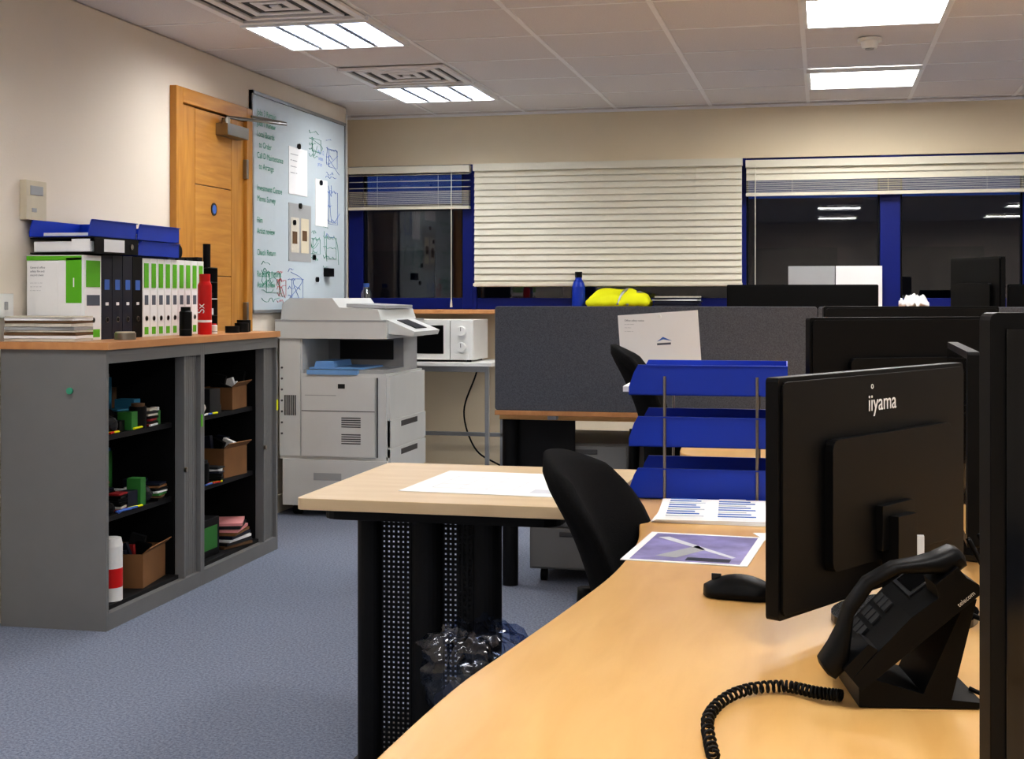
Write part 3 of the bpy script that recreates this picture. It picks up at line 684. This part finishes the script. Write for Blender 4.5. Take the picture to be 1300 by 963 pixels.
# ---------------------------------------------------------------- telephone
def heli(path,r,turns):
    pts=[];n=turns*9; P=smoothpts(path,20)
    for i in range(n+1):
        t=i/n*(len(P)-1); k=min(int(t),len(P)-2); p=P[k].lerp(P[k+1],t-k); tg=(P[k+1]-P[k]).normalized(); u=Vector((0,0,1)); v=tg.cross(u).normalized()
        a=2*math.pi*turns*i/n; pts.append(p+(u*math.cos(a)+v*math.sin(a))*r)
    return pts
o=O('desk_telephone'); TA=Matrix.Translation((0,0,.028))@Matrix.Rotation(R(-40),4,'Y')
def slab(P,y0,y1,mat): o.prism(P,y0,y1,mat,'y',TA)
slab([(0,0),(.215,0),(.222,.012),(.215,.03),(.12,.036),(.0,.022)],-.095,.095,'black')
slab([(.14,.033),(.212,.0305),(.212,.034),(.14,.0375)],-.02,.085,'dgrey')
slab([(.146,.0375),(.206,.0345),(.206,.0355),(.146,.0385)],-.01,.075,'screen')
for i in range(4):
    for j in range(3): slab([(.02+i*.026,.025+.0028*i),(.038+i*.026,.027+.0028*i),(.038+i*.026,.031+.0028*i),(.02+i*.026,.029+.0028*i)],.0+j*.026,.02+j*.026,'dgrey')
o.prism([(.0,.0),(.17,.0),(.175,.008),(.13,.012),(.165,.155),(.15,.155),(.09,.02),(.02,.04),(0,.03)],-.075,.075,'black','y')
slab([(.0,.022),(.055,.03),(.05,.045),(.0,.04)],-.095,-.03,'black'); slab([(.165,.03),(.215,.03),(.215,.05),(.175,.05)],-.095,-.03,'black')
rings=[]
prof=[(-.022,.048,.020,.008),(-.018,.047,.025,.018),(.008,.052,.026,.021),(.032,.069,.023,.014),(.060,.091,.019,.010),(.105,.103,.017,.010),(.150,.095,.019,.010),(.18,.074,.023,.014),(.202,.058,.026,.021),(.228,.054,.025,.018),(.234,.056,.020,.008)]
prof=[(a,b,c_,d_) for a,b,c_,d_ in prof]
for (x,z,wy,tz) in prof:
    rings.append([(x,-.063+wy*math.copysign(abs(math.cos(R(a)))**.7,math.cos(R(a))),z+tz*math.copysign(abs(math.sin(R(a)))**.7,math.sin(R(a)))) for a in range(0,360,20)])
o.loft(rings,'black',TA)
ph=o.done((.03,1.69,TZ+.0015),R(10),bevel=.002); ph.scale=(.82,.82,.82)
text('telecom',.009,'mag',(.135,-.0955,.148),(R(90),R(-40),0),ph,'logo_lettering',0)
O('coiled_cord').tube(heli([(.02,1.635,TZ+.012),(-.01,1.65,TZ+.010),(-.05,1.67,TZ+.009),(-.10,1.63,TZ+.009),(-.125,1.53,TZ+.009),(-.11,1.4,TZ+.009)],.006,38),.002,'black',n=5).done()
O('phone_cable').tube(smoothpts([(.17,1.70,TZ+.012),(.2,1.69,TZ+.006),(.3,1.66,TZ+.006),(.42,1.70,TZ+.006),(.58,1.66,TZ+.006)]),.003,'black').done()
# ---------------------------------------------------------------- window sill items
SZ=WZ0+.001; SY=8.46
def bottle(x,r,h,m,cap):
    o=O('drinks_bottle'); prof=[(0,r*.9),(.02,r),(h*.6,r),(h*.74,r*.75),(h*.8,r*.5),(h*.86,r*.5)]
    for (a,ra),(b,rb_) in zip(prof[:-1],prof[1:]): o.cyl((0,0,a),(0,0,b),ra,m,rb_,n=24)
    o.cyl((0,0,h*.85),(0,0,h),r*.55,cap,n=20); o.done((x,SY,SZ))
bottle(-1.51,.042,.24,'blue','black'); bottle(-2.955+.03,.036,.17,'wtr','blueink')
o=O('hi_vis_vest')
def vest(u,v):
    x=(u-.5)*.40; y=(v-.5)*.18
    z=.045+.04*(1-(2*u-1)**4)*(1-(2*v-1)**2)+.03*noise.noise(Vector((u*5,v*3,1)))
    return ((x,y,z),(0,0,1))
o.shell(vest,24,14,'yel',.07); 
o.tube(smoothpts([(.0,-.085,.03),(.03,-.06,.105),(.06,.0,.125),(.09,.06,.11)]),.010,'alu'); o.tube(smoothpts([(.06,-.085,.03),(.12,-.04,.105),(.15,.03,.10)]),.010,'alu')
o.done((-1.25,SY,SZ))
o=O('magazine_stack'); random.seed(8); z=0
for i in range(9):
    T=Matrix.Translation((random.uniform(-.01,.01),0,z))@Matrix.Rotation(R(random.uniform(-6,6)),4,'Z'); o.box((-.14,-.07,0),(.14,.07,.009),random.choice(['mag','navy','paper','navy','dgrey']),T); z+=.0095
o.done((-.885,SY,SZ))
o=O('reflection_panel'); o.box((-.21,0,0),(.07,.012,.27),'copier2'); o.box((.075,0,0),(.35,.012,.27),'paper'); o.box((-.21,-.003,.0),(.35,0,.012),'alu'); o.done((0,8.53,SZ),bevel=.002)  # added flat panels imitating a pale reflection in the window glass
o=O('desk_calculator'); o.box((-.07,-.05,0),(.07,.05,.06),'dgrey'); o.box((-.05,-.052,.02),(.05,-.05,.05),'screen'); o.box((.09,-.04,0),(.22,.04,.05),'red'); o.done((-.43,8.44,SZ+.0),bevel=.004)
o=O('crumpled_bag'); 
def cb(u,v):
    x=(u-.5)*.17; y=(v-.5)*.12; z=.035+.035*(1-(2*u-1)**2)*(1-(2*v-1)**2)+.035*noise.noise(Vector((u*9,v*8,5)))
    return ((x,y,z),(0,0,1))
o.shell(cb,20,16,'paper',.03); o.done((.53,SY,SZ))
# ---------------------------------------------------------------- world, camera
wd=D.worlds.new('dusk'); SC.world=wd; wd.use_nodes=True
bg=wd.node_tree.nodes['Background']; bg.inputs[0].default_value=(.02,.07,.32,1); bg.inputs[1].default_value=.4
cam=D.cameras.new('camera'); co=D.objects.new('camera',cam); SC.collection.objects.link(co)
co.location=(0,0,1.2); co.rotation_euler=(R(90),0,math.atan2(395,1720)); cam.sensor_width=36; cam.lens=36*1720/1300; cam.shift_y=-105.5/1300; cam.clip_start=.02
SC.camera=co
SC.view_settings.view_transform='Standard'
for lk in ('Medium High Contrast','None'):
    try: SC.view_settings.look=lk; break
    except Exception as e: print(e)
SC.view_settings.exposure=0
